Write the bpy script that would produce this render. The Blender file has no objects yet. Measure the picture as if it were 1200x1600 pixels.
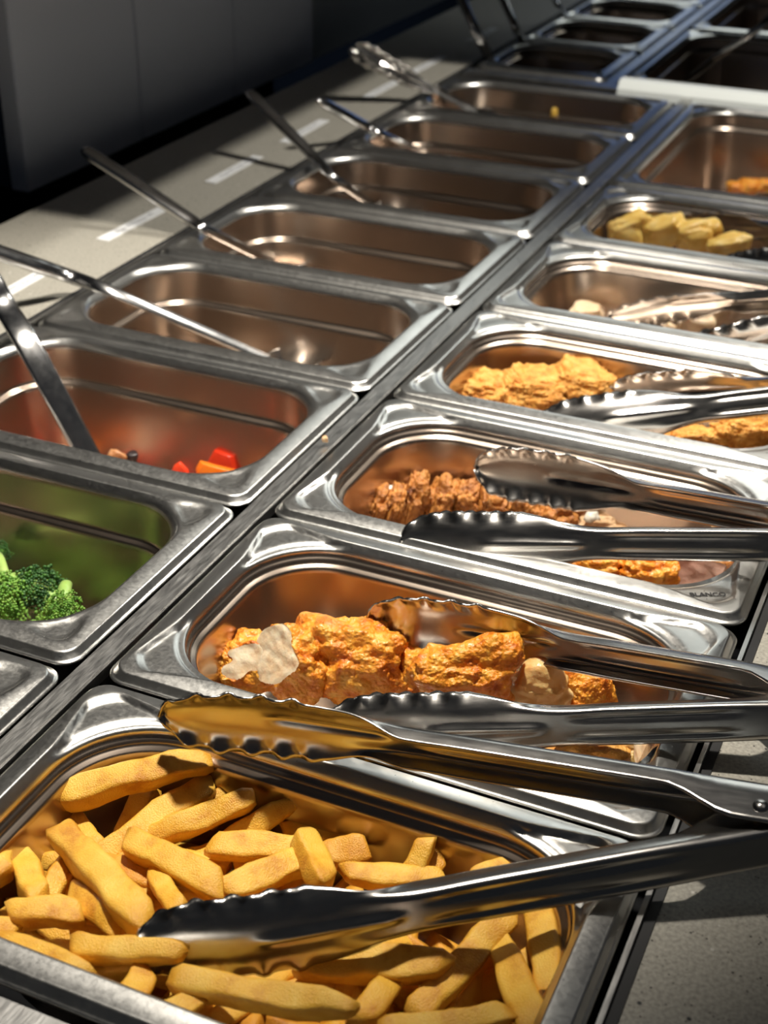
import bpy, bmesh, math, random
from mathutils import Vector, Matrix, noise
C = bpy.context.scene.collection
sc = bpy.context.scene
PI = math.pi

# ------------------------------------------------------------------ camera
CAM = Vector((0.3412, -0.2617, 0.3926)); YAW, PITCH, ROLL, FPX = -0.4162, 0.5294, 0.0083, 2202.6
fw = Vector((math.sin(YAW)*math.cos(PITCH), math.cos(YAW)*math.cos(PITCH), -math.sin(PITCH)))
rt = Vector((math.cos(YAW), -math.sin(YAW), 0)); up = rt.cross(fw)
rt, up = math.cos(ROLL)*rt+math.sin(ROLL)*up, -math.sin(ROLL)*rt+math.cos(ROLL)*up
cd = bpy.data.cameras.new('camera'); cam = bpy.data.objects.new('camera', cd); C.objects.link(cam)
cam.matrix_world = Matrix(((rt.x, up.x, -fw.x, CAM.x), (rt.y, up.y, -fw.y, CAM.y), (rt.z, up.z, -fw.z, CAM.z), (0, 0, 0, 1)))
cd.sensor_fit = 'VERTICAL'; cd.sensor_height = 36; cd.lens = FPX/1600*36
cd.clip_start = .01; cd.clip_end = 50
cd.dof.use_dof = True; cd.dof.focus_distance = .64; cd.dof.aperture_fstop = 13
sc.camera = cam

# ------------------------------------------------------------------ world, lights, exposure
w = bpy.data.worlds.new('world'); sc.world = w; w.use_nodes = True
w.node_tree.nodes['Background'].inputs[0].default_value = (.75, .85, 1, 1)
w.node_tree.nodes['Background'].inputs[1].default_value = .02
def light(name, kind, loc, target, energy, col, **kw):
    l = bpy.data.lights.new(name, kind); o = bpy.data.objects.new(name, l); C.objects.link(o)
    o.location = loc; d = Vector(target)-Vector(loc); o.rotation_euler = d.to_track_quat('-Z', 'Y').to_euler()
    l.energy = energy; l.color = col
    for k, v in kw.items(): setattr(l, k, v)
    return o
LA, SPOT = Vector((.03, .36, 1.0)), Vector((.30, 1.0, .9))
light('front_spot', 'SPOT', LA, (-.08, .38, 0), 70, (1, .93, .82), spot_size=math.radians(56), spot_blend=.55, shadow_soft_size=.03)
light('rear_spot', 'SPOT', SPOT, (-.05, .98, 0), 38, (1, .95, .86), spot_size=math.radians(80), spot_blend=.3, shadow_soft_size=.03)
light('warm_fill', 'AREA', (.9, .6, 1.9), (.2, .4, 0), 1.2, (1, .95, .88), shape='RECTANGLE', size=1.2, size_y=.8)  # added fill standing in for warm ceiling bounce on the metal
light('far_window', 'AREA', (-.25, 3.7, 1.62), (-.05, .7, 0), 10, (.93, 1, .97), shape='RECTANGLE', size=1.7, size_y=.9)
light('far_blue_window', 'AREA', (-.5, 3.6, .48), (0, .8, 0), .8, (.25, .45, 1), shape='RECTANGLE', size=1.2, size_y=.3)
sc.view_settings.view_transform = 'Standard'; sc.view_settings.look = 'None'
sc.view_settings.exposure = 0; sc.view_settings.gamma = 1; sc.view_settings.use_curve_mapping = False

# ------------------------------------------------------------------ helpers
def at(px, py, z=0.):                       # point at height z seen at a pixel of the photograph
    d = fw + rt*((px-600)/FPX) - up*((py-800)/FPX)
    return CAM + d*((z-CAM.z)/d.z)
def atx(px, py, x):
    d = fw + rt*((px-600)/FPX) - up*((py-800)/FPX)
    return CAM + d*((x-CAM.x)/d.x)
def px2m(p): return (p-CAM).dot(fw)/FPX     # metres per pixel at a point

def nt(name):
    m = bpy.data.materials.new(name); m.use_nodes = True
    return m, m.node_tree, m.node_tree.nodes['Principled BSDF']
def nd(t, kind, **kw):
    n = t.nodes.new(kind)
    for k, v in kw.items():
        if k in n.inputs: n.inputs[k].default_value = v
        else: setattr(n, k, v)
    return n
def ramp(t, fac, stops):
    r = t.nodes.new('ShaderNodeValToRGB'); e = r.color_ramp.elements
    while len(e) < len(stops): e.new(.5)
    for q, (p, c) in zip(e, stops): q.position = p; q.color = (*c, 1)
    t.links.new(fac, r.inputs[0]); return r.outputs[0]
def coords(t, scale=(1, 1, 1)):
    tc = t.nodes.new('ShaderNodeTexCoord'); mp = t.nodes.new('ShaderNodeMapping'); mp.inputs['Scale'].default_value = scale
    t.links.new(tc.outputs['Object'], mp.inputs[0]); return mp.outputs[0]
def plain(name, col, rough=.5, metal=0., **kw):
    m, t, b = nt(name); b.inputs['Base Color'].default_value = (*col, 1); b.inputs['Roughness'].default_value = rough; b.inputs['Metallic'].default_value = metal
    for k, v in kw.items(): b.inputs[k].default_value = v
    return m
def steel(name, col, r0, r1, scale=(60, 60, 60), bump=.06, dark=.75):
    m, t, b = nt(name); b.inputs['Metallic'].default_value = 1
    co = coords(t, scale)
    n = nd(t, 'ShaderNodeTexNoise', Scale=6., Detail=6., Roughness=.65); t.links.new(co, n.inputs['Vector'])
    n2 = nd(t, 'ShaderNodeTexNoise', Scale=.6, Detail=3.); t.links.new(co, n2.inputs['Vector'])
    c = ramp(t, n2.outputs[0], [(.3, tuple(x*dark for x in col)), (.65, col)]); t.links.new(c, b.inputs['Base Color'])
    mr = nd(t, 'ShaderNodeMapRange'); mr.inputs[1].default_value = .3; mr.inputs[2].default_value = .7; mr.inputs[3].default_value = r0; mr.inputs[4].default_value = r1
    t.links.new(n.outputs[0], mr.inputs[0]); t.links.new(mr.outputs[0], b.inputs['Roughness'])
    bp = nd(t, 'ShaderNodeBump', Strength=bump, Distance=.001); t.links.new(n.outputs[0], bp.inputs['Height']); t.links.new(bp.outputs[0], b.inputs['Normal'])
    return m
M_rim = steel('steel_rim', (.68, .67, .64), .27, .36, (70, 70, 70), .035, .85)
M_in = steel('steel_inside_brown_reflection', (.52, .42, .34), .27, .272, (8, 8, 8), 0., .93)  # warm tint paints in the reflection of brown surroundings
M_tong = steel('steel_tong', (.50, .48, .455), .20, .27, (12, 60, 60), .02, .9)
M_lad = steel('steel_ladle', (.66, .65, .64), .17, .22, (30, 30, 30), .01, .92)
M_bar = steel('steel_bar', (.62, .61, .59), .26, .42, (90, 12, 40), .1, .8)
M_strip = plain('pale_strip', (.93, .97, .94), .35)
M_black = plain('black_gasket', (.012, .012, .013), .6)
M_dark = plain('dark_void', (.012, .013, .016), .8)
M_cab = plain('cabinet_laminate', (.62, .66, .76), .55)
M_cab2 = plain('cabinet_grey', (.33, .35, .37), .55)
M_blocker = plain('blocker_grey', (.12, .12, .125), .7)
M_navy = plain('navy_paint', (.02, .035, .07), .7)
M_label = None
def counter_mat():
    m, t, b = nt('speckled_composite'); co = coords(t)
    v = nd(t, 'ShaderNodeTexVoronoi', Scale=420.); t.links.new(co, v.inputs['Vector'])
    c1 = ramp(t, v.outputs['Distance'], [(.16, (.05, .045, .04)), (.26, (.36, .34, .29))])
    sp = nd(t, 'ShaderNodeTexNoise', Scale=170., Detail=3.); t.links.new(co, sp.inputs['Vector'])
    f = ramp(t, sp.outputs[0], [(.52, (0, 0, 0)), (.62, (1, 1, 1))])
    mx = nd(t, 'ShaderNodeMixRGB'); mx.inputs[1].default_value = (.37, .35, .30, 1); t.links.new(f, mx.inputs[0]); t.links.new(c1, mx.inputs[2])
    v2 = nd(t, 'ShaderNodeTexVoronoi', Scale=95.); t.links.new(co, v2.inputs['Vector'])
    f2 = ramp(t, v2.outputs['Distance'], [(.07, (1, 1, 1)), (.1, (0, 0, 0))])
    mx2 = nd(t, 'ShaderNodeMixRGB'); t.links.new(f2, mx2.inputs[0]); t.links.new(mx.outputs[0], mx2.inputs[1])
    c3 = ramp(t, v2.outputs['Color'], [(.45, (.03, .03, .03)), (.6, (.62, .6, .55))]); t.links.new(c3, mx2.inputs[2])
    n = nd(t, 'ShaderNodeTexNoise', Scale=600., Detail=2.); t.links.new(co, n.inputs['Vector'])
    mx3 = nd(t, 'ShaderNodeMixRGB', blend_type='OVERLAY'); mx3.inputs[0].default_value = .6; t.links.new(mx2.outputs[0], mx3.inputs[1]); t.links.new(n.outputs[0], mx3.inputs[2])
    t.links.new(mx3.outputs[0], b.inputs['Base Color']); b.inputs['Roughness'].default_value = .45
    return m
M_counter = counter_mat()
def food(name, stops, scale=60., rough=.45, bump=.4, fine=500., sss=.15, sr=(.006, .003, .0015), dist=.001, coat=0., detail=6., edge=None, grain=0.):
    m, t, b = nt(name); co = coords(t)
    oi = t.nodes.new('ShaderNodeObjectInfo'); add = nd(t, 'ShaderNodeVectorMath', operation='ADD'); sc_ = nd(t, 'ShaderNodeVectorMath', operation='SCALE')
    t.links.new(oi.outputs['Location'], sc_.inputs[0]); sc_.inputs['Scale'].default_value = 13.
    t.links.new(co, add.inputs[0]); t.links.new(sc_.outputs[0], add.inputs[1])
    n = nd(t, 'ShaderNodeTexNoise', Scale=scale, Detail=detail, Roughness=.6); t.links.new(add.outputs[0], n.inputs['Vector'])
    c = ramp(t, n.outputs[0], stops)
    if edge:                                   # browned edges of the cut potato
        g_ = t.nodes.new('ShaderNodeNewGeometry'); f = ramp(t, g_.outputs['Pointiness'], [(.52, (0, 0, 0)), (.62, (.75, .75, .75))])
        mx = nd(t, 'ShaderNodeMixRGB'); t.links.new(f, mx.inputs[0]); t.links.new(c, mx.inputs[1]); mx.inputs[2].default_value = (*edge, 1); c = mx.outputs[0]
    t.links.new(c, b.inputs['Base Color'])
    n2 = nd(t, 'ShaderNodeTexNoise', Scale=fine, Detail=4.); t.links.new(add.outputs[0], n2.inputs['Vector'])
    bp = nd(t, 'ShaderNodeBump', Strength=bump, Distance=dist); t.links.new(n2.outputs[0], bp.inputs['Height']); t.links.new(bp.outputs[0], b.inputs['Normal'])
    if grain:                                  # small bubbles and crumbs of the crust
        v = nd(t, 'ShaderNodeTexVoronoi', Scale=grain, feature='SMOOTH_F1'); t.links.new(add.outputs[0], v.inputs['Vector'])
        b2 = nd(t, 'ShaderNodeBump', Strength=.8, Distance=.0016, invert=True); t.links.new(v.outputs['Distance'], b2.inputs['Height']); t.links.new(bp.outputs[0], b2.inputs['Normal']); t.links.new(b2.outputs[0], b.inputs['Normal'])
    b.inputs['Roughness'].default_value = rough; b.inputs['Coat Weight'].default_value = coat; b.inputs['Coat Roughness'].default_value = .25
    b.inputs['Subsurface Weight'].default_value = sss; b.inputs['Subsurface Radius'].default_value = (1, .5, .25); b.inputs['Subsurface Scale'].default_value = sr[0]
    return m
M_fry = food('fried_potato', [(.32, (.60, .25, .015)), (.48, (.83, .46, .05)), (.7, (.90, .58, .10))], 70., .40, .6, 1500., .06, dist=.0008, detail=10., edge=(.55, .20, .015))
M_fryd = food('fried_potato_brown', [(.3, (.42, .14, .01)), (.5, (.70, .33, .03)), (.72, (.82, .46, .07))], 70., .42, .6, 1500., .06, dist=.0008, detail=10., edge=(.55, .20, .015))
M_chick = food('orange_batter', [(.3, (.55, .11, .01)), (.44, (.82, .26, .02)), (.58, (.92, .41, .045)), (.75, (.95, .60, .16))], 120., .30, .7, 900., .10, dist=.0010, coat=.25, detail=9., grain=480.)
M_meat = food('pale_meat', [(.32, (.74, .47, .27)), (.45, (.88, .66, .42)), (.62, (.95, .80, .58))], 160., .42, .5, 260., .2, dist=.0012)
M_pale = food('pale_batter', [(.3, (.70, .38, .10)), (.6, (.82, .58, .27))], 60., .38, .5, 400., .3, coat=.2)
M_katsu = food('brown_crumb', [(.3, (.16, .04, .006)), (.5, (.46, .17, .03)), (.7, (.66, .31, .08))], 130., .5, 1., 420., .1, dist=.0018, grain=420.)
M_katp = food('tan_crumb', [(.3, (.50, .26, .10)), (.6, (.76, .52, .30))], 110., .5, 1., 420., .1, dist=.002)
M_pork = food('pink_meat', [(.3, (.42, .20, .14)), (.6, (.66, .42, .33))], 60., .4, .5, 300., .3)
M_cut = food('golden_crumb', [(.3, (.52, .17, .02)), (.5, (.76, .35, .06)), (.72, (.86, .50, .15))], 120., .5, .8, 900., .12, dist=.0012, detail=9., grain=520.)
M_mush = food('beige_mushroom', [(.3, (.62, .42, .24)), (.6, (.80, .62, .42))], 50., .4, .2, 300., .3)
M_egg = food('yellow_omelette', [(.3, (.72, .42, .08)), (.5, (.85, .58, .16)), (.7, (.88, .68, .30))], 60., .4, .5, 300., .2)
M_red = food('red_pepper_skin', [(.3, (.55, .02, .008)), (.7, (.78, .06, .015))], 30., .2, .1, 200., .15)
M_org = food('orange_pepper_skin', [(.3, (.80, .15, .01)), (.7, (.90, .25, .02))], 30., .22, .1, 200., .15)
M_nut = food('brown_nut', [(.3, (.40, .16, .06)), (.7, (.65, .33, .14))], 60., .4, .2, 200., .1)
M_crown = food('broccoli_green', [(.3, (.006, .035, .008)), (.5, (.025, .10, .015)), (.7, (.10, .26, .03))], 160., .45, .6, 900., .1, dist=.001)
M_crown2 = food('broccoli_light', [(.3, (.05, .16, .02)), (.5, (.16, .36, .04)), (.7, (.36, .55, .12))], 160., .45, .6, 900., .15, dist=.001)
M_stem = food('broccoli_stem', [(.3, (.28, .46, .10)), (.7, (.46, .62, .20))], 40., .35, .2, 200., .25)
M_gold = food('yellow_kernel', [(.3, (.75, .45, .06)), (.7, (.85, .6, .15))], 40., .4, .2, 200., .2)

def link(name, me, parent=None, loc=None):
    o = bpy.data.objects.new(name, me); C.objects.link(o)
    if parent is not None: o.parent = parent
    if loc is not None: o.location = loc
    return o
def tag(o, label=None, cat=None, group=None, kind=None):
    if label: o['label'] = label
    if cat: o['category'] = cat
    if group: o['group'] = group
    if kind: o['kind'] = kind
    return o
def empty(name, loc=(0, 0, 0)):
    o = bpy.data.objects.new(name, None); C.objects.link(o); o.location = loc; o.empty_display_size = .01; return o
def mesh(name, verts, faces, mats, smooth=True, mi=None):
    me = bpy.data.meshes.new(name); me.from_pydata([tuple(v) for v in verts], [], faces)
    for m in (mats if isinstance(mats, (list, tuple)) else [mats]): me.materials.append(m)
    if smooth: me.polygons.foreach_set('use_smooth', [True]*len(me.polygons))
    if mi: me.polygons.foreach_set('material_index', mi)
    me.validate(); me.update(); return me
def boxes(name, bxs, mat, bevel=.0):
    bm = bmesh.new()
    for (x0, x1, y0, y1, z0, z1) in bxs:
        r = bmesh.ops.create_cube(bm, size=1)
        for v in r['verts']: v.co = Vector((x0+(v.co.x+.5)*(x1-x0), y0+(v.co.y+.5)*(y1-y0), z0+(v.co.z+.5)*(z1-z0)))
    if bevel: bmesh.ops.bevel(bm, geom=bm.edges[:], offset=bevel, segments=2, affect='EDGES')
    me = bpy.data.meshes.new(name); bm.to_mesh(me); bm.free(); me.materials.append(mat); return me
def loft(rings, closed=True, cap=True):
    n = len(rings[0]); V = [p for r in rings for p in r]; F = []
    for i in range(len(rings)-1):
        for j in range(n if closed else n-1):
            k = (j+1) % n; F.append((i*n+j, i*n+k, (i+1)*n+k, (i+1)*n+j))
    if cap: F.append(tuple(range(n-1, -1, -1))); F.append(tuple((len(rings)-1)*n+j for j in range(n)))
    return V, F
def sstep(a, b, x):
    t = min(1, max(0, (x-a)/(b-a))); return t*t*(3-2*t)

# ------------------------------------------------------------------ setting
tag(link('floor', boxes('floor', [(-4, 4, -3, 6, -.95, -.9)], M_dark)), kind='structure')
tag(link('wall_back', boxes('wall_back', [(-1.3, -1.2, -2, 6, -.9, 2.4)], M_navy)), kind='structure')
tag(link('wall_far', boxes('wall_far', [(-1.2, 3, 4.6, 4.7, -.9, 2.4)], M_dark)), kind='structure')
# unseen boards added to shade the far well and the rear strip of counter
H = .25; k = (SPOT.z-H)/SPOT.z
xs = SPOT.x+(-.362-SPOT.x)*k; ys = SPOT.y+(1.386-SPOT.y)*k
tag(link('rear_light_blocker', boxes('rear_light_blocker', [(-.495, xs, .62, 1.9, H, H+.02)], M_blocker)), kind='structure')
tag(link('far_light_blocker_1', boxes('far_light_blocker_1', [(xs+.001, .9, ys, 1.9, H, H+.02)], M_dark)), kind='structure')

# ------------------------------------------------------------------ serving counter
P = .165; Z0 = -.005
WX0, WX1, WY0, WY1 = -.2725, .2745, -.075, 1.35
FX0, FX1, FY0, FY1 = -.2725, .2745, 1.372, 2.9
ctr = empty('serving_counter', (0, 1, -.9)); tag(ctr, 'speckled grey beige composite serving counter holding two rows of steel pans', 'counter')
BX0, BX1, BY0, BY1 = -.428, .62, -.35, 3.2
def cbox(name, bx, mat, bev=0): 
    o = link(name, boxes(name, bx, mat, bev), ctr); o.matrix_parent_inverse = ctr.matrix_world.inverted(); o.location = (0, -1, .9); o.matrix_parent_inverse = Matrix(); return o
cbox('counter_top', [(BX0, WX0-.006, BY0, BY1, Z0-.03, Z0), (WX1+.006, BX1, BY0, BY1, Z0-.03, Z0), (WX0-.006, WX1+.006, BY0, WY0-.006, Z0-.03, Z0), (WX0-.006, WX1+.006, FY1, BY1, Z0-.03, Z0)], M_counter)
cbox('counter_body', [(BX0+.02, BX1-.02, BY0+.02, BY1-.02, -.9, -.2)], M_dark)
cbox('well_liner', [(WX0-.006, WX0-.004, WY0-.006, FY1, -.2, Z0-.004), (WX1+.004, WX1+.006, WY0-.006, FY1, -.2, Z0-.004)], M_black)
g = .004
cbox('well_frame', [(WX1+.0015, WX1+.0035, WY0, WY1, Z0-.02, Z0+.0035), (WX0-.0035, WX0-.0015, WY0, WY1, Z0-.02, Z0+.002), (WX0, WX1, WY0-.0035, WY0-.0015, Z0-.02, Z0+.002)], M_bar)
cbox('gasket', [(WX1+.0035, WX1+.008, WY0, FY1, Z0-.02, Z0+.0008), (WX0-.008, WX0-.0035, WY0, FY1, Z0-.02, Z0+.0008)], M_black)
_v = [(-.0815, 1.345, -.012), (-.0815, 1.3465, -.003), (-.0815, 1.353, .0045), (-.0815, 1.357, .006), (-.0815, 1.369, .006), (-.0815, 1.369, -.012)]
_V, _F = loft([[Vector(p) for p in _v], [Vector((.40, p[1], p[2])) for p in _v]])
o = link('edge_strip', mesh('edge_strip', _V, _F, M_strip, False), ctr); o.location = (0, -1, .9)
cbox('well_bridge', [(WX0, -.0815, 1.345, 1.369, Z0-.02, -.003)], M_bar, .001)
o = link('support_bar', boxes('support_bar', [(-.0055, .0065, WY0, WY1-.005, -.012, -.0045)], M_bar, .0008)); tag(o, 'long flat steel support bar between the two rows of pans', 'support bar')
o = link('support_bar', boxes('support_bar', [(.002, WX1, -.036, -.0045, -.012, -.0035)], M_bar, .0008)); tag(o, 'wide steel cross bar in front of the fries pan', 'support bar')
o = link('support_bar', boxes('support_bar', [(-.104, -.092, FY0+.002, FY1-.1, -.012, -.0045)], M_bar, .0008)); tag(o, 'steel support bar between the shaded far pans', 'support bar')

# ------------------------------------------------------------------ pans
def ring(a, b, r, z, nc=18, ns=8):
    pts = []
    cs = [(a-r, b-r, 0), (-(a-r), b-r, 90), (-(a-r), -(b-r), 180), (a-r, -(b-r), 270)]
    for i, (cx, cy, a0) in enumerate(cs):
        arc = [(cx+r*math.cos(math.radians(a0+90*q/nc)), cy+r*math.sin(math.radians(a0+90*q/nc)), z) for q in range(nc+1)]
        pts += arc
        nx, ny, na = cs[(i+1) % 4]
        e = (nx+r*math.cos(math.radians(na)), ny+r*math.sin(math.radians(na)))
        for q in range(1, ns): f = q/ns; pts.append((arc[-1][0]*(1-f)+e[0]*f, arc[-1][1]*(1-f)+e[1]*f, z))
    return pts
def pan_mesh(name, wx, wy, depth, step, style, ri=.046, fl=.0145):
    a, b = wx/2, wy/2; nc, ns = 18, 8; n = 4*(nc+ns)
    R = []; mi = []
    def add(r, m): R.append(r); mi.append(m)
    add(ring(a-.0004, b-.0004, .011, -.0072), 0); add(ring(a, b, .011, -.0062), 0); add(ring(a-.0003, b-.0003, .011, -.0056), 0); add(ring(a-.0012, b-.0012, .0105, -.0054), 0)
    add(ring(a-.0019, b-.0019, .0102, -.0049), 0); add(ring(a-.0034, b-.0034, .0095, -.0024), 0); add(ring(a-.0040, b-.0040, .0092, -.0017), 0)
    o_ = ring(a-.0046, b-.0046, .009, 0); i_ = ring(a-fl, b-fl, ri, 0)
    NF = 14
    for q in range(NF+1):
        f = q/NF; rr = []
        for j, (p0, p1) in enumerate(zip(o_, i_)):
            jj = j % (nc+ns); t = jj/nc if jj <= nc else -1
            z = 0.
            if t >= 0:
                u = abs(t-.5)*2
                if style == 'triangle': z = -.0026*sstep(.24, .40, f)*(1-sstep(.52+.38*f-.16, .52+.38*f, u))
                else: z = -.0019*(1-sstep(.5, 1., math.hypot((f-.60)/.38, u/.62)))
            else:
                z = 0
            z -= .0022*sstep(.86, 1, f)**2+.0016*(1-f)**2
            rr.append((p0[0]*(1-f)+p1[0]*f, p0[1]*(1-f)+p1[1]*f, z))
        add(rr, 0)
    for dx, z, m in ((.0016, -.0035, 0), (.0024, -.006, 0), (.0028, -.009, 1), (.0032, -step+.003, 1), (.0036, -step+.0008, 1), (.0046, -step-.0002, 1), (.0064, -step-.0008, 1), (.0074, -step-.002, 1), (.0078, -step-.0045, 1)):
        add(ring(a-fl-dx, b-fl-dx, ri-dx, z), m)
    zb = -depth; x0 = .0078; rb = .014
    for q in range(1, 5):
        f = q/4; add(ring(a-fl-x0-.005*f, b-fl-x0-.005*f, ri-x0-.003*f, -step-.0045+(zb+rb+step+.0045)*f), 1)
    for q in range(1, 7):
        th = q/6*PI/2; dx = x0+.005+rb*(1-math.cos(th)); add(ring(a-fl-dx, b-fl-dx, max(.012, ri-.0108-rb*(1-math.cos(th))), zb+rb*(1-math.sin(th))), 1)
    add(ring((a-fl)*.5, (b-fl)*.5, .01, zb), 1)
    V, F = loft(R, True, False); F.append(tuple((len(R)-1)*n+j for j in range(n)))
    F = [tuple(reversed(f)) for f in F]
    m = []
    for i in range(len(R)-1): m += [mi[i+1]]*n
    m.append(1)
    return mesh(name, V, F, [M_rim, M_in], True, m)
PW = .264; PD = .1625
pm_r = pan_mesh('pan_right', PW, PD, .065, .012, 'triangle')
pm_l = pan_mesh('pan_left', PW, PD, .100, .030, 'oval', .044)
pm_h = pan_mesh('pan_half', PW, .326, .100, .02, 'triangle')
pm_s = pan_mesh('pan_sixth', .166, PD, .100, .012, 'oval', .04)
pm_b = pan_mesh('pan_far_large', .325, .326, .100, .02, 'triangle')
XR = .0085+PW/2; XL = -.0075-PW/2
def pan(me, x, y, label, dz=0, rot=(0, 0, 0)):
    o = link('food_pan', me, None, (x, y, dz)); o.rotation_euler = rot; return tag(o, label, 'pan', 'steel food pans in the counter')
rnd = random.Random(4)
def jit(): return (rnd.uniform(-.002, .002), rnd.uniform(-.002, .002), rnd.uniform(-.004, .004))
rp = ['steel pan heaped with golden fries', 'steel pan of orange fried chicken behind the fries', 'steel pan of brown sliced cutlet', 'steel pan of golden breaded cutlets behind the sliced cutlet', 'steel pan holding a few beige mushrooms', 'steel pan of yellow omelette pieces']
pans_r = [pan(pm_r, XR, (i+.5)*P, s) for i, s in enumerate(rp)]
pan(pm_h, XR, 6*P+.166, 'large brownish steel pan behind the omelette pan, nearly empty')
lp = ['steel pan at the lower left edge with only its corner in view', 'steel pan with broccoli', 'steel pan with a few red and orange pepper pieces', 'empty steel pan directly behind the pepper pan', 'second empty steel pan behind the pepper pan',
      'third empty steel pan behind the pepper pan', 'greyish empty steel pan in front of the yellowish one', 'yellowish steel pan, last before the shaded far pans']
pans_l = [pan(pm_l, XL, (i+.5)*P, s, 0, jit()) for i, s in enumerate(lp)]
for i, s in enumerate(['shaded small steel pan nearest in the far unit', 'dark small steel pan, second in the far unit', 'dark small steel pan, third in the far unit', 'dark small steel pan at the top edge of the far unit']):
    pan(pm_s, -.188, FY0+.003+(i+.5)*P, s)
pan(pm_b, -.088+.1625, FY0+.168, 'large dark steel pan behind the pale strip'); pan(pm_b, -.088+.1625, FY0+.168+.333, 'large black steel pan at the top right corner')

# etched maker's lettering on two pan corners
def lettering(body, size, parent, x, y, z, rot):
    c = bpy.data.curves.new('lettering', 'FONT'); c.body = body; c.size = size; c.extrude = .00008; c.offset = .0001; o = bpy.data.objects.new('tmp', c); C.objects.link(o)
    dg = bpy.context.evaluated_depsgraph_get(); dg.update(); me = bpy.data.meshes.new_from_object(o.evaluated_get(dg)); bpy.data.objects.remove(o)
    me.materials.clear(); me.materials.append(M_black)
    q = link('etched_lettering', me, parent, (x, y, z)); q.rotation_euler = (0, 0, rot); return q
for pp in (pans_r[1], pans_r[2]):
    lettering('BLANCO', .0046, pp, PW/2-.0295, -PD/2+.0125, -.0024, .45)

# ------------------------------------------------------------------ white label strips
def label_mat():
    m, t, b = nt('label_paper'); co = coords(t, (1, 1, 1))
    sep = t.nodes.new('ShaderNodeSeparateXYZ'); t.links.new(co, sep.inputs[0])
    n = nd(t, 'ShaderNodeTexNoise', Scale=320., Detail=2.); t.links.new(co, n.inputs['Vector'])
    c = ramp(t, n.outputs[0], [(.42, (.3, .3, .31)), (.5, (.85, .86, .87))])
    def band(sock, lim):
        a_ = nd(t, 'ShaderNodeMath', operation='ABSOLUTE'); t.links.new(sock, a_.inputs[0]); l = nd(t, 'ShaderNodeMath', operation='LESS_THAN'); t.links.new(a_.outputs[0], l.inputs[0]); l.inputs[1].default_value = lim; return l.outputs[0]
    mu = nd(t, 'ShaderNodeMath', operation='MULTIPLY'); t.links.new(band(sep.outputs[0], .0028), mu.inputs[0]); t.links.new(band(sep.outputs[1], .028), mu.inputs[1])
    mx = nd(t, 'ShaderNodeMixRGB'); mx.inputs[1].default_value = (.87, .88, .89, 1); t.links.new(mu.outputs[0], mx.inputs[0]); t.links.new(c, mx.inputs[2])
    t.links.new(mx.outputs[0], b.inputs['Base Color']); b.inputs['Roughness'].default_value = .4; return m
M_label = label_mat()
lab_me = boxes('label_strip', [(-.006, .006, -.047, .047, 0, .0006)], M_label)
names = ['pepper pan', 'empty pan behind the peppers', 'second empty pan', 'third empty pan', 'greyish pan', 'yellowish pan', 'nearest far pan']
for yy, s in zip((.553, .716, .890, 1.038, 1.235, 1.37, 1.56), names):
    o = link('label_strip', lab_me, None, (-.3265, yy, Z0+.0001)); o.rotation_euler = (0, 0, rnd.uniform(-.03, .03)); tag(o, 'white paper label strip stuck on counter beside the '+s, 'label', 'label strips along the counter')

# ------------------------------------------------------------------ back cabinets
CX = -.50
pb = [atx(45, 310, CX), atx(225, 220, CX), atx(370, 150, CX), atx(490, 90, CX)]
zb = sum(p.z for p in pb)/4; yb = [p.y for p in pb]
cab = empty('back_cabinet', (CX, yb[0], zb)); tag(cab, 'pale grey cabinet of flat doors behind the counter, over a black gap', 'cabinet')
def kid(name, bx, mat, root, bev=0):
    l = root.location; o = link(name, boxes(name, bx, mat, bev), root); o.location = (-l.x, -l.y, -l.z); return o
for a_, b_ in zip(yb, yb[1:]): kid('door', [(CX-.02, CX, a_+.0012, b_-.0012, zb, zb+.75)], M_cab, cab, .001)
kid('carcass', [(CX-.4, CX-.022, yb[0]+.002, yb[3], zb+.002, zb+.75)], M_navy, cab)
kid('plinth', [(CX-.35, CX-.06, yb[0]+.002, yb[3], -.9, zb)], M_black, cab)
p2 = empty('side_panel', (CX-.03, yb[3]+.5, zb)); tag(p2, 'darker grey tall panel beside the last cabinet door', 'panel')
kid('panel', [(CX-.4, CX-.025, yb[3]+.002, yb[3]+1.4, zb-.01, zb+.75)], M_cab2, p2)

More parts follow.
